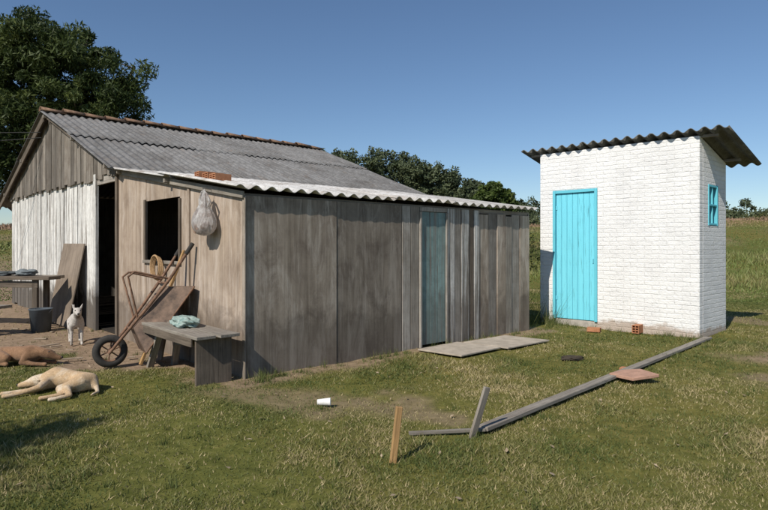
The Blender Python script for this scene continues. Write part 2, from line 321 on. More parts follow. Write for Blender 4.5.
while t<10.45:
    w=random.uniform(.13,.22); t1=t+w; g=random.uniform(.006,.02); zb=2.34+random.uniform(-.05,.03)
    pts=[(t,zb),(t1-g,zb+random.uniform(-.01,.01)),(t1-g,max(zb+.05,rz(t1-g)-.06)),(t,max(zb+.05,rz(t)-.06))]
    if t<6.95<t1-g: pts=[pts[0],pts[1],pts[2],(6.95,rz(6.95)-.06),pts[3]]
    spoly('gable_board',pts,-.045+random.uniform(-.006,.006),.02,M_gable,.002); t=t1
def lw(s0,s1,mat,z0=-.05,dz=0,t0=0): lpoly('wall_panel',[(s0,z0),(s1,z0),(s1,1.80+dz),(s0,1.80+dz)],t0,.018,mat)
lw(.012,1.135,M_ply2); lw(1.145,2.15,M_ply3,t0=.006)
for s0,s1,mt in ((2.16,2.30,M_board),(2.31,2.46,M_plank)): lw(s0,s1,mt,t0=.003)
for s0,s1 in ((2.50,2.66),(2.665,2.82),(2.825,2.97)): lw(s0,s1,M_teal,.03,-.06,.012)
lpoly('wall_panel',[(2.47,1.745),(2.99,1.745),(2.99,1.80),(2.47,1.80)],.0,.018,M_board)
for s_0 in (2.48,2.98): beam('door_jamb',P(s_0,-.002,0),P(s_0,-.002,1.74),.035,.02,u3,M_board,house)
s=3.0
for w,mt in ((.15,M_whb),(.13,M_board),(.17,M_whb),(.11,M_dkwood),(.12,M_whb)):
    lw(s,s+w-.012,mt,t0=random.uniform(-.006,.006)); s+=w
for w,mt in ((.22,M_ply2),(.19,M_board),(.21,M_ply2),(.16,M_plank),(.20,M_board),(.26,M_ply2)):
    lw(s,min(4.92,s+w-random.uniform(.006,.014)),mt,t0=random.uniform(-.002,.012),dz=-.05+random.uniform(-.02,.02)); s+=w
beam('wall_plate',P(.0,.06,1.795),P(4.95,.06,1.795),.06,.05,(0,0,1),M_plank,house)
beam('corner_board',P(-.01,.0,-.03),P(-.01,.0,1.79),.05,.016,v3,M_ply2,house)
prism('shade_backing',[P(3.0,.05,-.05),P(4.92,.05,-.05),P(4.92,.05,1.75),P(3.0,.05,1.75)],v3*.01,M_int,house)  # added dark sheet, paints the shade seen through the board gaps
prism('end_wall',[P(4.93,.02,-.05),P(4.93,3.5,-.05),P(4.93,3.5,lz(3.5)-.06),P(4.93,.02,lz(0)-.06)],-u3*.02,M_board,house)
prism('end_wall',[P(5.85,3.5,-.05),P(5.85,10.35,-.05),P(5.85,10.35,rz(10.35)-.06),P(5.85,6.95,rz(6.95)-.06),P(5.85,3.5,rz(3.5)-.06)],-u3*.02,M_board,house)
prism('back_wall',[P(0.03,10.35,-.05),P(5.82,10.35,-.05),P(5.82,10.35,2.45),P(.03,10.35,2.45)],-v3*.02,M_board,house)
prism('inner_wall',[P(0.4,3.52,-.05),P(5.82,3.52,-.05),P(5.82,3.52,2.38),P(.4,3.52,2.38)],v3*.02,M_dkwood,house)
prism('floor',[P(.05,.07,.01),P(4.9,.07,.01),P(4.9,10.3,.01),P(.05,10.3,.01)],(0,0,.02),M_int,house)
def roofrow(nm,tA,zA,tB,zB,s0,s1,mat,pitch,amp,sheet,z):
    s=s0
    while s<s1-.05:
        L=min(sheet,s1-s); o0=P(s,tA,zA+z+random.uniform(-.004,.006)); e=P(s,tB+random.uniform(-.03,.03),zB+z+random.uniform(-.004,.010))
        corr(nm,o0,u3,L+.03,e-o0,pitch,amp,mat,house); s+=sheet
for (ta,tb,zz) in ((6.97,5.12,.018),(5.30,3.25,.0)):
    roofrow('roof_sheet',ta,rz(min(ta,6.95)),tb,rz(tb),-.2,6.1,M_roof,.13,.016,1.04,zz)
for (ta,tb,zz) in ((6.93,9.0,.02),(8.85,11.1,.0)):
    roofrow('roof_sheet',ta,ZR-(ta-6.95)*.37,tb,ZR-(tb-6.95)*.37,-.2,6.1,M_roof,.13,.016,1.04,zz)
roofrow('leanto_roof_sheet',3.75,lz(3.75)-.02,1.65,lz(1.65),-.13,5.02,M_roofw,.177,.022,1.06,.0)
roofrow('leanto_roof_sheet',1.85,lz(1.85)+.02,-.06,lz(-.06)+.01,-.13,5.02,M_roofw,.177,.022,1.06,.012)
beam('rake_board',P(-.14,7.0,ZR-.09),P(-.14,11.1,ZR-(11.1-6.95)*.37-.06),.16,.025,(0,0,1),M_dkwood,house)
beam('rake_board',P(-.10,6.9,ZR-.085),P(-.10,3.3,rz(3.3)-.055),.07,.025,(0,0,1),M_dkwood,house)
for tt in (3.6,5.2,6.9,8.7,10.3):
    beam('purlin',P(-.17,tt,rz(tt)-.06),P(6.0,tt,rz(tt)-.06),.06,.06,(0,0,1),M_plank,house)
for tt in (1.7,3.3): beam('purlin',P(-.1,tt,lz(tt)-.05),P(4.9,tt,lz(tt)-.05),.05,.05,(0,0,1),M_plank,house)
s=-.2
while s<6.05:
    vs=[];fs=[];n=8; jz=random.uniform(-.012,.015); jt=random.uniform(-.02,.02)
    for j in (0,1):
        R=.10-.015*j
        for i in range(n+1):
            a=math.pi*i/n; pp=P(s+.42*j,6.95+jt,ZR+.015+.02*(1-j)+jz); vs.append(pp+v3*(R*math.cos(a))+Vector((0,0,R*.75*math.sin(a))))
    for i in range(n): fs.append((i,i+1,i+n+2,i+n+1))
    o=meshobj('ridge_tile',vs,fs,M_tile,house,True); md=o.modifiers.new('s','SOLIDIFY'); md.thickness=.012
    s+=.37
# ---------------------------------------------------------------- white brick outhouse
oh=empty('white_brick_outhouse',Q(0,0,0))
def qp(nm,pts,off,mat,bv=0,uv=None): return prism(nm,pts,off,mat,oh,bv,uv)
wd=Vector((WD[0],WD[1],0)); wu=Vector((WU[0],WU[1],0)); TF=2.86
def oz(s): return TF-.265*s
qp('front_wall',[Q(0,0,-.1),Q(.24,0,-.1),Q(.24,0,2.22),Q(1.0,0,2.22),Q(1.0,0,-.1),Q(2.48,0,-.1),Q(2.48,0,TF),Q(0,0,TF)],wu*.13,M_wb,.012,wd)
W1=2.48
def side(s0,s1,z0,z1):
    a=oz(s0) if z1 is None else z1; c=oz(s1) if z1 is None else z1
    qp('side_wall',[Q(W1,s0,z0),Q(W1,s1,z0),Q(W1,s1,c),Q(W1,s0,a)],-wd*.13,M_wb,0,wu)
side(.13,.34,-.1,None); side(.34,.72,-.1,1.60); side(.34,.72,2.20,None); side(.72,1.09,-.1,None)
qp('side_wall',[Q(0,.13,-.1),Q(0,1.09,-.1),Q(0,1.09,oz(1.09)),Q(0,.13,oz(.13))],wd*.13,M_wb,0,wu)
qp('back_wall',[Q(.13,1.09,-.1),Q(2.35,1.09,-.1),Q(2.35,1.09,oz(1.09)),Q(.13,1.09,oz(1.09))],-wu*.13,M_wb,0,wd)
qp('door_sill',[Q(.245,.02,-.05),Q(.995,.02,-.05),Q(.995,.02,.09),Q(.245,.02,.09)],wu*.1,M_conc,.005)
for a in (.262,.978): beam('door_frame',Q(a,.015,.09),Q(a,.015,2.22),.045,.06,wd,M_blue2,oh)
beam('door_frame',Q(.285,.015,2.195),Q(.955,.015,2.195),.045,.06,(0,0,1),M_blue2,oh)
for i in range(7):
    w=.665/7; a=.289+w*(i+.5); beam('door_plank',Q(a,.03,.10),Q(a,.03,2.168),w-.004,.028,wd,M_blue,oh,.006)
beam('door_latch',Q(.93,.008,1.02),Q(.93,.008,1.10),.02,.01,wd,M_blue2,oh)
for zz in (.4,1.9): beam('hinge',Q(.30,.010,zz),Q(.30,.010,zz+.07),.025,.008,wd,M_blue2,oh)
for a in (.355,.705): beam('window_frame',Q(W1-.02,a,1.6),Q(W1-.02,a,2.2),.035,.06,wu,M_blue2,oh)
for z in (1.62,2.18,1.9): beam('window_frame',Q(W1-.02,.372,z),Q(W1-.02,.688,z),.03,.05,(0,0,1),M_blue2,oh)
beam('window_mullion',Q(W1-.02,.53,1.635),Q(W1-.02,.53,2.165),.02,.04,wu,M_blue2,oh)
qp('window_pane',[Q(W1-.06,.36,1.61),Q(W1-.06,.70,1.61),Q(W1-.06,.70,2.19),Q(W1-.06,.36,2.19)],-wd*.005,M_glass)
o0=Q(-.3,-.10,TF+.075); e=Q(-.3,1.36,oz(1.36)+.055)
ln=3.18/3
for i in range(3):
    off=wd*(ln*i)+Vector((0,0,.006*(i%2)))
    corr('roof_sheet',o0+off,wd,ln+(.03 if i<2 else 0),e-o0,.1767,.028,M_roofd,oh,10,6,.002,.009)
for s in (.05,1.0): beam('roof_beam',Q(-.2,s+.03,oz(s+.03)+.018),Q(2.7,s+.03,oz(s+.03)+.018),.04,.05,(0,0,1),M_plank,oh)
# ---------------------------------------------------------------- paving slabs by shed door
pv_=empty('concrete_slab_path',P(3,-.5,0)); M_slab=simple('slab_mat',(.38,.33,.27),.95,.25,7,c2=(.48,.42,.35),bs=.4)
for i,(s0,s1,t0,t1,rt) in enumerate(((2.28,3.05,-.14,-.80,.02),(3.10,3.98,-.18,-.86,-.03))):
    prism('slab',[P(s0,t0,.012),P(s1,t0+rt,.012),P(s1+.04,t1+rt,.02),P(s0+.03,t1,.02)],(0,0,.02),M_slab,pv_,.004)
# ---------------------------------------------------------------- hollow bricks
def hbrick(loc,ang,L=.19,W=.09,Hh=.14,name='hollow_brick'):
    e=empty(name,loc); bm=bmesh.new()
    def bx(x0,x1,y0,y1,z0,z1):
        r=bmesh.ops.create_cube(bm,size=1)
        for v in r['verts']: v.co=Vector(((x0+x1)/2+v.co.x*(x1-x0),(y0+y1)/2+v.co.y*(y1-y0),(z0+z1)/2+v.co.z*(z1-z0)))
    th=.010; ny,nz=2,3
    for i in range(ny+1):
        y=-W/2+i*(W-th)/ny; bx(-L/2,L/2,y,y+th,0,Hh)
    for k in range(nz+1):
        z=k*(Hh-th)/nz
        for i in range(ny):
            y0=-W/2+i*(W-th)/ny+th; y1=-W/2+(i+1)*(W-th)/ny; bx(-L/2+.001,L/2-.001,y0,y1,z+.0005,z+th-.0005)
    me=bpy.data.meshes.new('clay'); bm.to_mesh(me); bm.free(); me.materials.append(M_brick); o=bpy.data.objects.new('clay',me); scene.collection.objects.link(o)
    o.parent=e; e.rotation_euler=(0,0,ang)
ua=math.atan2(U[1],U[0]); va=math.atan2(V[1],V[0])
for tt in (.62,.78,.97): hbrick(P(.06,tt,lz(tt)+.035),ua+random.uniform(-.08,.08),.19,.13,.075)
hbrick((3.80,8.62,0),ua+.1,.19,.10,.12)
hbrick((3.22,8.82,-.01),va+.3,.19,.12,.06)
br=empty('broken_clay_tile',(2.38,5.55,.03))
prism('tile_piece',[(2.2,5.62,.03),(2.33,5.38,.035),(2.62,5.47,.05),(2.55,5.72,.05),(2.38,5.73,.04)],(0,0,.03),simple('tile_mat',(.42,.25,.18),.9,.2,20),br,.005)
prism('tile_chip',[(2.46,6.02,.0),(2.55,5.98,.0),(2.62,6.05,.0),(2.52,6.1,.0)],(0,0,.025),M_brick,br,.004)
lp=empty('long_plank',(2.5,5.9,0))
beam('plank_board',(.68,4.0,.03),(4.47,7.93,.035),.10,.03,(1,-1,.12),M_plank,lp,.004)
beam('plank_strip',(.17,3.93,.02),(.70,3.98,.03),.035,.02,(0,1,0),M_plank,lp,.003)
sk=empty('wooden_stake',(.055,3.49,0)); beam('stake_post',(.05,3.49,-.05),(.093,3.49,.325),.04,.03,(1,.25,0),M_stake,sk,.004)
sk=empty('wooden_stake',(.6,3.91,0)); beam('stake_post',(.585,3.91,-.05),(.705,3.93,.335),.05,.022,(1,.6,0),M_plank,sk,.003)
cp=empty('plastic_cup',(-.49,4.66,.03))
def lathe(name,prof,mat,parent,M,seg=24):
    vs=[];fs=[];n=len(prof)
    for i in range(seg):
        a=2*math.pi*i/seg
        for r,z in prof: vs.append(M@Vector((r*math.cos(a),r*math.sin(a),z)))
    for i in range(seg):
        for j in range(n-1): a=i*n+j; b2=((i+1)%seg)*n+j; fs.append((a,b2,b2+1,a+1))
    o=meshobj(name,vs,fs,mat,parent,True); return o
M_wp=simple('white_plastic',(.75,.75,.74),.45,.08,6)
lathe('cup_wall',[(0,0),(.022,0),(.031,.105),(.033,.107),(.029,.105),(.02,.003),(0,.003)],M_wp,cp,Matrix.Translation((-.54,4.66,.035))@Matrix.Rotation(math.radians(88),4,'Y'))
# ---------------------------------------------------------------- bench with sack
bn=empty('wooden_bench',P(-.3,.6,0))
beam('bench_top',P(-.22,-.12,.455),P(-.24,1.30,.475),.20,.03,u3,M_plank,bn)
beam('bench_top',P(-.44,-.08,.45),P(-.45,1.22,.47),.19,.03,u3,M_plank,bn)
beam('leg_panel',P(-.33,.0,-.02),P(-.33,.0,.435),.36,.03,u3,M_dkwood,bn)
beam('leg_brace',P(-.46,.05,.40),P(-.46,.55,.36),.09,.02,(0,0,1),M_dkwood,bn)
beam('leg',P(-.45,1.22,-.02),P(-.42,.98,.44),.07,.04,u3,M_plank,bn)
beam('leg',P(-.18,1.22,-.02),P(-.2,1.02,.44),.07,.04,u3,M_plank,bn)
beam('apron',P(-.53,.03,.40),P(-.54,1.15,.42),.08,.018,(0,0,1),M_dkwood,bn)
def blob(name,loc,scl,mat,seed=0,amp=.12,parent=None,freq=3,rot=0,sub=4):
    bm=bmesh.new(); bmesh.ops.create_icosphere(bm,subdivisions=sub,radius=1)
    R=Matrix.Rotation(rot,3,'Z')
    for v in bm.verts:
        d=mn.noise(v.co*freq*.6+Vector((seed,seed,0)))*amp*2+mn.noise(v.co*freq*2+Vector((seed,0,0)))*amp*.7
        c=v.co*(1+d); v.co=R@Vector((c.x*scl[0],c.y*scl[1],c.z*scl[2]))+Vector(loc)
    me=bpy.data.meshes.new(name); bm.to_mesh(me); bm.free(); me.materials.append(mat)
    for p in me.polygons: p.use_smooth=True
    return link(bpy.data.objects.new(name,me),parent)
M_teals=simple('teal_cloth',(.16,.30,.28),.9,.4,25,c2=(.42,.50,.46))
sb=blob('cloth_sack',P(-.33,.62,.525),(.19,.12,.06),M_teals,3,.2,None,3,va)
bag=empty('plastic_bag',P(-.08,.62,1.6))
mb,nt,b=nodes('bag_plastic'); b.inputs['Roughness'].default_value=.25
g,v,oi=coords(nt,(30,30,8)); nn=noise(nt,g,1,5,.6,1); bump(nt,b,nn.outputs['Fac'],1,.025)
rr=ramp(nt,[(.38,(.30,.25,.23)),(.6,(.72,.71,.70))]); n9=noise(nt,v,11,6,.65,.8); nt.links.new(n9.outputs['Fac'],rr.inputs[0]); nt.links.new(rr.outputs[0],b.inputs['Base Color'])
tr=nt.nodes.new('ShaderNodeBsdfTransparent'); tl=nt.nodes.new('ShaderNodeBsdfTranslucent'); tl.inputs[0].default_value=(.8,.8,.8,1)
m1=nt.nodes.new('ShaderNodeMixShader'); m1.inputs[0].default_value=.3; nt.links.new(b.outputs[0],m1.inputs[1]); nt.links.new(tl.outputs[0],m1.inputs[2])
m2=nt.nodes.new('ShaderNodeMixShader'); m2.inputs[0].default_value=.22; nt.links.new(m1.outputs[0],m2.inputs[1]); nt.links.new(tr.outputs[0],m2.inputs[2]); nt.links.new(m2.outputs[0],nt.nodes['Material Output'].inputs[0])
vs=[];fs=[];seg=40
prof=[(.008,1.90),(.025,1.86),(.045,1.80),(.065,1.74),(.10,1.68),(.14,1.62),(.16,1.56),(.165,1.50),(.145,1.45),(.09,1.415),(.0,1.405)]
for j,(r,z) in enumerate(prof):
    for i in range(seg):
        a=2*math.pi*i/seg; rr_=r*(1+.34*mn.noise(Vector((math.cos(a)*2.5,math.sin(a)*2.5,z*6)))+.12*math.sin(a*8+z*9)*(1 if z>1.6 else .35))
        vs.append(P(-.12,.62,z)+v3*(rr_*math.cos(a))+u3*(rr_*.6*math.sin(a)))
for j in range(len(prof)-1):
    for i in range(seg): a=j*seg+i; c=j*seg+(i+1)%seg; fs.append((a,c,c+seg,a+seg))
o=meshobj('bag_body',vs,fs,mb,bag,True); ss=o.modifiers.new('s','SUBSURF'); ss.levels=1; ss.render_levels=1
blob('bag_contents',P(-.12,.62,1.49),(.10,.07,.07),simple('bag_filling',(.35,.22,.16),.8,.4,14),4,.2,bag)
for k,(dt,dz) in enumerate(((.05,.03),(-.06,.0))):
    tube('bag_handle',[P(-.12,.62,1.88),P(-.12,.62+dt,1.84+dz),P(-.12,.62+dt*2,1.76+dz),P(-.13,.62+dt*1.6,1.70)],[.006,.012,.016,.010],mb,bag)
tube('bag_nail',[P(.0,.62,1.895),P(-.14,.62,1.905)],.005,M_metal,bag)
# ---------------------------------------------------------------- wheelbarrow
M_rust=simple('rusty_steel',(.13,.075,.05),.75,.5,16,.2,.3,.4,c2=(.28,.16,.10))
M_tray=simple('tray_steel',(.085,.062,.05),.7,.5,9,.2,.3,.4,c2=(.24,.16,.115))
M_rub=simple('rubber',(.04,.037,.034),.85,.3,20)
wb=empty('wheelbarrow',(-2.95,6.15,0))
a_=Vector((.5,.35,.79)).normalized(); n_=Vector((.65,.35,-.66)); n_=(n_-a_*n_.dot(a_)).normalized(); b_=a_.cross(n_)
O=Vector((-2.93,6.15,.175))
def W(l,k,mm): return O+a_*l+b_*k+n_*mm
for sg in (-1,1):
    tube('handle',[W(-.03,.05*sg,0),W(.12,.07*sg,0),W(.6,.2*sg,.0),W(.95,.26*sg,-.01),W(1.38,.28*sg,-.05)],.017,M_rust,wb)
    tube('grip',[W(1.26,.278*sg,-.04),W(1.40,.281*sg,-.052)],.023,M_rub,wb)
    tube('leg',[W(.95,.25*sg,0),W(.80,.24*sg,-.34),W(.72,.23*sg,-.36),W(.42,.15*sg,0)],.012,M_rust,wb)
    tube('axle_bracket',[W(.0,.05*sg,-.0),W(.2,.09*sg,-.0)],.014,M_rust,wb)
tube('cross_bar',[W(.80,-.24,-.34),W(.80,.24,-.34)],.010,M_rust,wb)
tube('cross_bar',[W(.3,-.12,.0),W(.3,.12,.0)],.012,M_rust,wb)
tube('cross_bar',[W(.9,-.25,.0),W(.9,.25,.0)],.012,M_rust,wb)
tv=[W(.32,-.15,.03),W(.32,.15,.03),W(.86,.20,.03),W(.86,-.20,.03),W(.18,-.26,.27),W(.18,.26,.27),W(1.02,.33,.24),W(1.02,-.33,.24)]
o=meshobj('tray',tv,[(0,1,2,3),(0,4,5,1),(1,5,6,2),(2,6,7,3),(3,7,4,0)],M_tray,wb); md=o.modifiers.new('s','SOLIDIFY'); md.thickness=.006; bevel(o,.03,3)
tube('tray_rim',[tv[4],tv[5],tv[6],tv[7],tv[4]],.009,M_rust,wb)
Mw=Matrix(((n_.x,a_.x,b_.x,O.x),(n_.y,a_.y,b_.y,O.y),(n_.z,a_.z,b_.z,O.z),(0,0,0,1)))
tp=[(.135+.04*math.cos(x),.036*math.sin(x)) for x in np.linspace(0,2*math.pi,13)]
lathe('tyre',tp,M_rub,wb,Mw,32)
lathe('rim',[(.105,-.03),(.10,-.02),(.095,0),(.10,.02),(.105,.03)],M_rust,wb,Mw,32)
lathe('hub',[(0,-.05),(.022,-.05),(.022,.05),(0,.05)],M_rust,wb,Mw,16)
for i in range(6):
    a=i*math.pi/3; d=n_*math.cos(a)+a_*math.sin(a); tube('spoke',[O+d*.02,O+d*.10],.007,M_rust,wb)
M_rope=simple('rope',(.36,.23,.12),.9,.3,40)
rc=empty('rope_coil',P(-.05,1.9,1.02))
for k in range(4):
    pts=[P(-.05-.012*k,1.98+.13*math.cos(x)+.006*k,1.02+.14*math.sin(x)+.008*k) for x in np.linspace(0,2*math.pi,25)]
    tube('rope_loop',pts,.012,M_rope,rc)
st=empty('leaning_stick',P(-.3,1.6,0)); beam('stick',P(-.5,1.35,0),P(-.03,1.30,1.25),.04,.03,v3,M_stake,st)
st=empty('leaning_board',P(-.3,1.6,0)); beam('board',P(-.25,1.45,0),P(-.04,1.6,.8),.12,.02,v3,M_ply,st)
# ---------------------------------------------------------------- table, plank, bucket at the left
tb=empty('work_table',(-5.9,9.2,0))
def T(x,y,z): return Vector((-5.2,9.0,0))+Vector((-.985*x-.17*y,.17*x*.6+.985*y,z))
beam('table_top',T(-.05,0,.80),T(2.3,0,.80),.28,.05,(0,1,0),M_dkwood,tb); beam('table_top',T(0,.3,.80),T(2.3,.3,.80),.28,.05,(0,1,0),M_plank,tb)
for xx in (.25,2.0):
    for yy in (-.06,.36): beam('table_leg',T(xx,yy,0),T(xx,yy,.775),.08,.06,(1,0,0),M_dkwood,tb)
beam('table_rail',T(.2,-.08,.70),T(2.05,-.08,.70),.1,.02,(0,0,1),M_dkwood,tb)
b2=empty('low_bench',(-6,8.4,0))
beam('seat',T(.40,-.75,.42),T(2.1,-.7,.42),.26,.04,(0,1,0),M_plank,b2)
for xx in (.6,1.8): beam('leg',T(xx,-.75,0),T(xx,-.75,.40),.22,.04,(0,1,0),M_dkwood,b2)
beam('stretcher',T(.6,-.75,.18),T(1.8,-.75,.18),.07,.03,(0,0,1),M_plank,b2)
st=empty('plywood_sheet',P(-.3,5.5,0)); beam('sheet',P(-.28,5.5,0.02),P(-.03,5.5,1.34),1.15,.02,v3,wood('sheet_ply',(.17,.135,.105),(.31,.25,.195),(.11,.085,.065),(10,10,.6),.05,.6,.3,lines=.25),st)
bk=empty('bucket',(-5.32,9.0,0)); M_bk=simple('bucket_plastic',(.07,.085,.10),.5,.3,6)
lathe('bucket_body',[(0,.0),(.13,.0),(.16,.33),(.168,.335),(.168,.35),(.15,.35),(.12,.02),(0,.02)],M_bk,bk,Matrix.Translation((-5.22,8.75,.0)))
tube('bucket_handle',[Vector((-5.22+.165*math.cos(x),8.75-.10*math.sin(x),.34-.10*math.sin(x))) for x in np.linspace(0,math.pi,12)],.005,M_metal,bk)
blob('cloth_bundle',T(.5,.15,.87),(.16,.12,.06),simple('grey_cloth',(.14,.16,.17),.9,.3,20),5,.2)
blob('cloth_bundle',T(.9,.1,.86),(.20,.1,.045),simple('dark_cloth',(.07,.08,.085),.9,.3,20),9,.2)
# ---------------------------------------------------------------- dogs
def fur(name,base,patch,ps=4,pt=.55,belly=None):
    m,nt,b=nodes(name); g,v,oi=coords(nt,(1,1,1),False)
    n=noise(nt,v,ps,3,.5,.3); r=ramp(nt,[(pt-.06,base),(pt+.07,patch)]); nt.links.new(n.outputs['Fac'],r.inputs[0])
    n2=noise(nt,v,75,6,.75,.6); r2=ramp(nt,[(.3,(.60,.56,.53)),(.65,(1.1,1.1,1.1))]); nt.links.new(n2.outputs['Fac'],r2.inputs[0])
    nt.links.new(mix(nt,1,r.outputs[0],r2.outputs[0],'MULTIPLY'),b.inputs['Base Color']); b.inputs['Roughness'].default_value=.9; b.inputs['Specular IOR Level'].default_value=.15
    b.inputs['Sheen Weight'].default_value=.15
    bump(nt,b,n2.outputs['Fac'],.8,.010); return m
M_black=simple('dark_nose',(.015,.013,.012),.4,.2,10,0,.1,.5)
def ico(sub):
    bm=bmesh.new(); bmesh.ops.create_icosphere(bm,subdivisions=sub,radius=1); bm.verts.ensure_lookup_table()
    v=np.array([x.co[:] for x in bm.verts]); f=np.array([[q.index for q in x.verts] for x in bm.faces]); bm.free(); return v,f
IV,IF=ico(3)
def dog(name,loc,rotz,scale,J,edges,mat,ears,eyes,nose):
    e=empty(name,loc); e.rotation_euler=(0,0,rotz); e.scale=(scale,)*3
    VV=[];FF=[];cnt=0
    def add(Mx,off):
        nonlocal cnt
        VV.append(IV@Mx.T+off); FF.append(IF+cnt); cnt+=len(IV)
    for a,b in edges:
        pa,pb=np.array(J[a][:3]),np.array(J[b][:3]); ra,rb=J[a][3],J[b][3]
        n=max(2,int(np.linalg.norm(pb-pa)/(min(ra,rb)*.35)))
        for i in range(n+1):
            k=i/n; add(np.eye(3)*(ra+(rb-ra)*k),pa+(pb-pa)*k)
    for (p,q,w) in ears:
        p=Vector(p);q=Vector(q);d=(q-p); side=d.cross(Vector((1,.2,.1))).normalized(); th=d.cross(side).normalized(); dn=d.normalized()
        for i in range(9):
            k=i/8; r=w*(.75+.9*k*(1-k))*(1-k*.75)
            add(np.array([side[:],th[:],dn[:]]).T@np.diag([r,max(.008,r*.35),max(.010,r*.6)]),np.array((p+d*k)[:]))
    co=np.concatenate(VV); fi=np.concatenate(FF)
    o=fastmesh('body',co,3,fi.ravel(),mat,None,True); scene.collection.objects.link(o); o.parent=e
    rm=o.modifiers.new('rm','REMESH'); rm.mode='VOXEL'; rm.voxel_size=.0065; rm.use_smooth_shade=True
    sm=o.modifiers.new('sm','SMOOTH'); sm.iterations=7; sm.factor=.5
    for nm,lst,rr in (('eye',eyes,.009),('nose',[nose],.014)):
        for c in lst:
            oo=fastmesh(nm,IV*rr+np.array(c),3,IF.ravel(),M_black,None,True); scene.collection.objects.link(oo); oo.parent=e
    return e
core=[('pelvis','mid'),('mid','chest'),('chest','neck'),('neck','head'),('head','muz'),('muz','snout'),('pelvis','t1'),('t1','t2'),('t2','t3')]
legs=[]
for sd in 'LR': legs+= [('chest','f1'+sd),('f1'+sd,'f2'+sd),('f2'+sd,'f3'+sd),('f3'+sd,'f4'+sd),('f4'+sd,'f5'+sd),('pelvis','h1'+sd),('h1'+sd,'h2'+sd),('h2'+sd,'h3'+sd),('h3'+sd,'h4'+sd),('h4'+sd,'h5'+sd)]
J=dict(pelvis=(-.19,0,.335,.066),mid=(0,0,.335,.066),chest=(.14,0,.325,.088),neck=(.235,0,.40,.05),head=(.305,0,.475,.050),muz=(.365,0,.455,.032),snout=(.42,0,.447,.022),t1=(-.25,0,.37,.02),t2=(-.33,0,.42,.014),t3=(-.37,0,.5,.010))
for sd,sg in (('L',1),('R',-1)):
    J.update({'f1'+sd:(.155,.055*sg,.28,.040),'f2'+sd:(.125,.062*sg,.205,.027),'f3'+sd:(.145,.062*sg,.10,.018),'f4'+sd:(.15,.062*sg,.025,.017),'f5'+sd:(.178,.062*sg,.018,.018),
     'h1'+sd:(-.19,.05*sg,.29,.052),'h2'+sd:(-.115,.062*sg,.215,.036),'h3'+sd:(-.235,.062*sg,.125,.018),'h4'+sd:(-.215,.062*sg,.025,.016),'h5'+sd:(-.18,.062*sg,.018,.018)})
dog('standing_dog',(-4.1,7.65,0),math.radians(-58),.97,J,core+legs,fur('spotted_fur',(.56,.53,.49),(.16,.135,.11),7,.62),
    [((.295,.038,.51),(.27,.062,.565),.024),((.295,-.038,.51),(.27,-.062,.565),.024)],[(.350,.030,.490),(.350,-.030,.490)],(.438,0,.452))
def lying():
    J=dict(pelvis=(-.21,.0,.082,.078),mid=(-.03,-.03,.084,.078),chest=(.14,-.01,.098,.096),neck=(.25,.0,.080,.058),head=(.335,.025,.062,.054),muz=(.395,.055,.042,.034),snout=(.445,.08,.032,.024),
      t1=(-.30,.02,.04,.022),t2=(-.37,.09,.020,.015),t3=(-.38,.18,.014,.011))
    J.update(f1L=(.17,.09,.05,.040),f2L=(.19,.19,.030,.026),f3L=(.30,.25,.022,.019),f4L=(.37,.30,.018,.018),f5L=(.40,.315,.016,.020),
             f1R=(.15,.08,.10,.040),f2R=(.13,.20,.06,.027),f3R=(.22,.31,.028,.019),f4R=(.28,.37,.020,.018),f5R=(.31,.39,.017,.020),
             h1L=(-.17,.085,.06,.058),h2L=(-.05,.16,.045,.038),h3L=(-.15,.27,.026,.020),h4L=(-.07,.35,.018,.017),h5L=(-.04,.37,.016,.019),
             h1R=(-.20,.08,.10,.060),h2R=(-.13,.19,.070,.040),h3R=(-.25,.28,.030,.020),h4R=(-.19,.37,.020,.017),h5R=(-.155,.395,.017,.019))
    return J
lk=dict(ears=[((.325,-.005,.10),(.275,-.03,.125),.028),((.318,.050,.10),(.255,.075,.085),.028)],eyes=[(.368,.022,.092)],nose=(.462,.088,.034))
dog('sleeping_dog',(-2.86,5.22,0),math.radians(168),1.0,lying(),core+legs,fur('tan_fur',(.56,.40,.24),(.68,.57,.43),6,.55),**lk)
def rest():
    J=dict(pelvis=(-.20,0,.100,.085),mid=(-.02,.01,.110,.085),chest=(.15,0,.115,.095),neck=(.25,.01,.130,.058),head=(.325,.03,.110,.054),muz=(.385,.05,.080,.035),snout=(.435,.065,.066,.025),
      t1=(-.29,.03,.05,.022),t2=(-.35,.12,.022,.016),t3=(-.30,.22,.016,.011))
    for sd,sg in (('L',1),('R',-1)):
        J.update({'f1'+sd:(.14,.07*sg,.09,.045),'f2'+sd:(.10,.095*sg,.035,.030),'f3'+sd:(.25,.085*sg,.022,.021),'f4'+sd:(.33,.08*sg,.02,.020),'f5'+sd:(.365,.075*sg,.019,.022),
         'h1'+sd:(-.19,.075*sg,.10,.065),'h2'+sd:(-.07,.12*sg,.080,.048),'h3'+sd:(-.20,.135*sg,.03,.026),'h4'+sd:(-.08,.14*sg,.02,.020),'h5'+sd:(-.045,.14*sg,.019,.022)})
    return J
dog('resting_dog',(-4.02,6.35,0),math.radians(-8),1.0,rest(),core+legs,fur('brown_fur',(.30,.175,.10),(.20,.115,.065),5,.55),
   ears=[((.31,.065,.145),(.275,.095,.10),.030),((.30,-.01,.15),(.26,-.035,.10),.030)],eyes=[(.365,.062,.128),(.350,.002,.140)],nose=(.454,.072,.070))
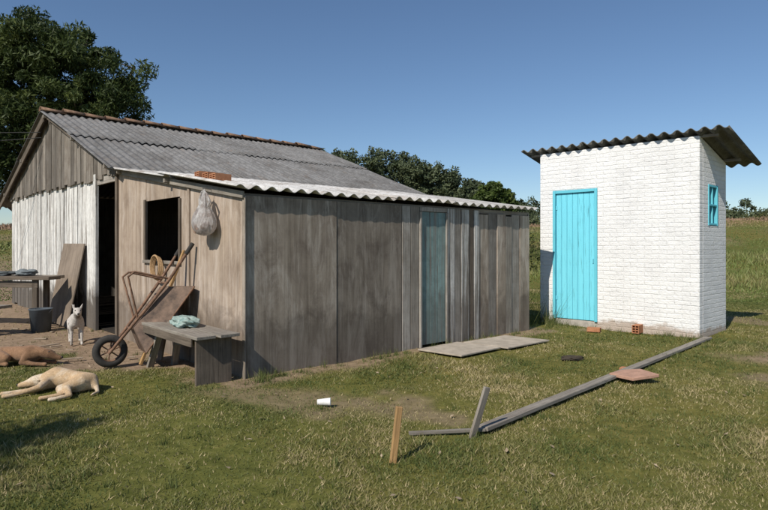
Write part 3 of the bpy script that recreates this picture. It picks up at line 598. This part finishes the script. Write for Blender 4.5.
# ---------------------------------------------------------------- debris
db=[];fb=[]
for i in range(170):
    yy=random.uniform(2.8,9); xx=random.uniform(-.68,.75)*yy; s0,t0=ST(xx,yy)
    if s0>-.05 and t0>-.05: continue
    z=float(hgt(np.array([xx]),np.array([yy]))[0])+.010; a=random.random()*6.28; L=random.uniform(.008,.024); w=L*random.uniform(.3,.7)
    k=len(db); c,sn=math.cos(a),math.sin(a)
    for p,q,zz in ((-L,0,.0),(0,-w,.008),(L,0,.012),(0,w,.004)): db.append((xx+p*c-q*sn,yy+p*sn+q*c,z+zz+random.random()*.01))
    fb.append((k,k+1,k+2,k+3))
meshobj('fallen_leaves',db,fb,simple('dry_leaf',(.26,.17,.10),.9,.5,3,c2=(.46,.37,.26)))
blob('dung_pile',(2.15,6.55,.02),(.11,.08,.035),simple('dung',(.05,.04,.03),.95,.3,30),2,.3)
M_deb=simple('scrap_wood',(.30,.24,.18),.9,.3,12)
sc_=empty('wood_scraps',(-4,7.2,0))
for i in range(14):
    t0=random.uniform(1.6,5.5); s0=random.uniform(-1.6,-.35); p=P(s0,t0,.012); a=random.random()*6.28; L=random.uniform(.06,.28)
    beam('scrap',p,p+Vector((math.cos(a)*L,math.sin(a)*L,.004)),random.uniform(.02,.05),.012,(0,1,0) if abs(math.cos(a))>.5 else (1,0,0),M_deb,sc_,.002)
# ---------------------------------------------------------------- trees
def leafmat(name,dark,mid,light,trans=.3):
    return blademat(name,[(0,dark),(.5,mid),(1,light)],trans)
def leaves(name,clumps,radii,per,L,Wd,mat,parent=None,droop=.5,flat=.7):
    n=len(clumps); c=np.repeat(np.array(clumps),per,0); r=np.repeat(np.array(radii),per); m=len(c)
    d=rng.normal(0,1,(m,3)); d/=np.linalg.norm(d,axis=1)[:,None]; d*= (rng.random(m)**.45)[:,None]*r[:,None]; d[:,2]*=flat; p=c+d
    a=rng.normal(0,1,(m,3)); a[:,2]-=droop*1.5; a/=np.linalg.norm(a,axis=1)[:,None]
    b=np.cross(a,rng.normal(0,1,(m,3))); b/=np.linalg.norm(b,axis=1)[:,None]
    l=(L*rng.uniform(.6,1.3,m))[:,None]; w=(Wd*rng.uniform(.7,1.3,m))[:,None]
    co=np.stack([p-a*l*.5,p+b*w*.5-a*l*.05,p+a*l*.5,p-b*w*.5-a*l*.05],1).reshape(-1,3)
    tint=np.repeat(rng.random(n),per)*.5+rng.random(m)*.5
    o=fastmesh(name,co,4,np.arange(4*m),mat,{'tint':np.repeat(tint,4)}); link(o)
    if parent: o.parent=parent; o.matrix_parent_inverse=Matrix.Translation(parent.location).inverted()
    return o
M_bark=simple('bark',(.11,.085,.065),.95,.4,9,bs=.5)
def tree(name,base,top_blobs,ncl,per,L,Wd,mat,cr=(.35,.7),trunk=.16,droop=.5):
    e=empty(name,base); B=Vector(base); cl=[];rd=[]
    ws=np.array([b[3]*b[4]*b[5] for b in top_blobs]); ws=ws**.7/ (ws**.7).sum()
    for i in range(ncl):
        bl=top_blobs[rng.choice(len(top_blobs),p=ws)]; d=rng.normal(0,1,3); d/=np.linalg.norm(d); d*=rng.random()**.33
        cl.append((bl[0]+d[0]*bl[3],bl[1]+d[1]*bl[4],bl[2]+d[2]*bl[5])); rd.append(rng.uniform(*cr))
    leaves('foliage',cl,rd,per,L,Wd,mat,e,droop)
    for bl in top_blobs:
        c=Vector(bl[:3]); f=B+Vector((0,0,(c.z-B.z)*.35)); mid=(f+c)/2+Vector((random.uniform(-.3,.3),random.uniform(-.3,.3),.2))
        tube('limb',[B+Vector((0,0,-.1)),f,mid,c],[trunk,trunk*.75,trunk*.4,trunk*.12],M_bark,e)
    for i in range(0,ncl,6):
        c=Vector(cl[i]); bl=min(top_blobs,key=lambda q:(Vector(q[:3])-c).length); tube('twig',[Vector(bl[:3])-Vector((0,0,bl[5]*.4)),(c+Vector(bl[:3]))/2,c],[.035,.02,.006],M_bark,e)
LM=leafmat('tree_leaf',(.02,.035,.010),(.055,.08,.022),(.13,.16,.045),.25)
tree('bamboo_tree',(-10,18,0),[(-12.0,18.3,7.1,1.3,1.3,1.2),(-10.6,18,7.2,1.2,1.4,1.15),(-9.2,17.8,6.7,1.1,1.2,.95),(-8.2,18,5.8,.6,1,.8),(-9.6,18,5.2,1.8,1.5,1.2),(-11.8,18,5.0,1.6,1.5,1.6),(-13.8,17.5,6.2,1.6,1.6,1.8),(-13,17.5,3.6,1.8,1.4,1.8),(-7.8,18.0,6.9,.65,.6,.16),(-8.3,18,6.3,.7,.5,.2),(-10.9,18,8.2,.4,.5,.35),(-9.3,18,7.7,.45,.5,.3)],
     460,270,.20,.045,LM,(.18,.55),.2,.45)
tree('garden_tree',(-6.8,-1.2,0),[(-6.1,-.6,4.2,.9,.8,.6),(-5.4,-.3,4.5,.6,.5,.4),(-7.0,-1.4,4.9,1.0,.9,.7)],60,100,.13,.05,LM,(.22,.42),.12,.4)
DM=leafmat('distant_leaf',(.032,.045,.024),(.065,.085,.042),(.12,.14,.07),0)  # slight bluish distance haze is put into these leaf colours
cl=[];rd=[]
def prof(x):
    pts=[(-30,20),(-9.5,22),(0,21.6),(5,20.8),(12,18.6),(17.5,16.4),(22,14.4),(28,11),(34,8)]
    return np.interp(x,[p[0] for p in pts],[p[1] for p in pts])
for i in range(115):
    x=random.uniform(-17,31); yy=random.uniform(118,132); top=float(prof(x*124/yy))*yy/124+random.uniform(-2.4,1.3)
    for k in range(14):
        q=random.random(); cl.append((x+random.gauss(0,.8+1.1*(1-q)),yy+random.gauss(0,1.2),6+(top-6)*(q**.6)-.8)); rd.append(random.uniform(.7,1.4))
for i in range(500):
    x=random.uniform(-17,33); yy=random.uniform(125,133); cl.append((x,yy,4+random.random()*(float(prof(x))*.84-4))); rd.append(random.uniform(1.2,1.9))
leaves('distant_trees',cl,rd,55,.62,.36,DM,None,.2,.9)
tree('round_tree',(11.3,60,2.5),[(11.3,60,6.5,1.7,1.6,1.25),(10.2,60,5.6,1.6,1.6,1.2),(12.5,60,5.6,1.5,1.6,1.1),(11.3,60,4.6,2.4,1.6,1.2)],130,150,.32,.17,leafmat('round_leaf',(.03,.045,.012),(.06,.095,.02),(.13,.165,.04),.2),(.35,.65),.2,.2)
cl=[];rd=[]
for i in range(170):
    x=random.uniform(28,140); yy=random.uniform(95,125); top=random.uniform(6.4,10.0)*(yy/100)
    for k in range(8): cl.append((x+random.gauss(0,1.4),yy,3.2+(top-3.6)*random.random()**.6)); rd.append(random.uniform(.6,1.2))
leaves('distant_hedgerow',cl,rd,45,.5,.3,DM,None,.2,.9)
cl=[];rd=[]
for i in range(60):
    x=random.uniform(2.5,7); yy=random.uniform(22,30); cl.append((x,yy,.5+random.random()*1.4)); rd.append(random.uniform(.3,.6))
for i in range(90):
    x=random.uniform(16,75); yy=random.uniform(30,66); cl.append((x,yy,float(hgt(np.array([x]),np.array([yy]))[0])+.1+random.random()*.5)); rd.append(random.uniform(.3,.8))
leaves('shrubs',cl,rd,110,.15,.07,leafmat('shrub_leaf',(.05,.07,.02),(.10,.12,.04),(.20,.16,.08)),None,.1,.8)
pw=empty('overhead_cable',(-12,12,4)); M_wire=simple('wire',(.02,.02,.02),.6)
p0=P(-.1,7.3,3.45)
for dz,e_ in ((0,(-14,9.5,3.55)),(-.1,(-14,10.5,3.25))):
    q=Vector(e_); tube('cable',[p0.lerp(q,k)+Vector((0,0,-.5*k*(1-k)+dz)) for k in np.linspace(0,1,12)],.007,M_wire,pw)
# ---------------------------------------------------------------- light, world, camera
el=math.radians(42); td=Vector((.57,.822,0)).normalized(); dirv=Vector((td.x*math.cos(el),td.y*math.cos(el),-math.sin(el)))
sun=bpy.data.lights.new('sun','SUN'); sun.energy=4.8; sun.angle=math.radians(.5); sun.color=(1,.93,.82)
so=bpy.data.objects.new('sun',sun); so.rotation_euler=dirv.to_track_quat('-Z','Y').to_euler(); scene.collection.objects.link(so)
w=bpy.data.worlds.new('World'); scene.world=w; w.use_nodes=True; nt=w.node_tree; bg=nt.nodes['Background']
sk=nt.nodes.new('ShaderNodeTexSky'); sk.sky_type='NISHITA'; sk.sun_disc=False; sk.sun_elevation=el; sk.sun_rotation=math.atan2(-td.x,-td.y)%(2*math.pi)
sk.air_density=1.0; sk.dust_density=.05; sk.ozone_density=5; nt.links.new(sk.outputs[0],bg.inputs[0]); bg.inputs[1].default_value=.098
cam=bpy.data.cameras.new('camera'); cam.sensor_width=36; cam.lens=26.95; cam.shift_y=-9/768; cam.clip_end=5000; cam.clip_start=.05
co=bpy.data.objects.new('camera',cam); co.location=(0,0,H); co.rotation_euler=(math.radians(90),0,0); scene.collection.objects.link(co); scene.camera=co
scene.view_settings.view_transform='Standard'; scene.view_settings.look='None'; scene.view_settings.exposure=0
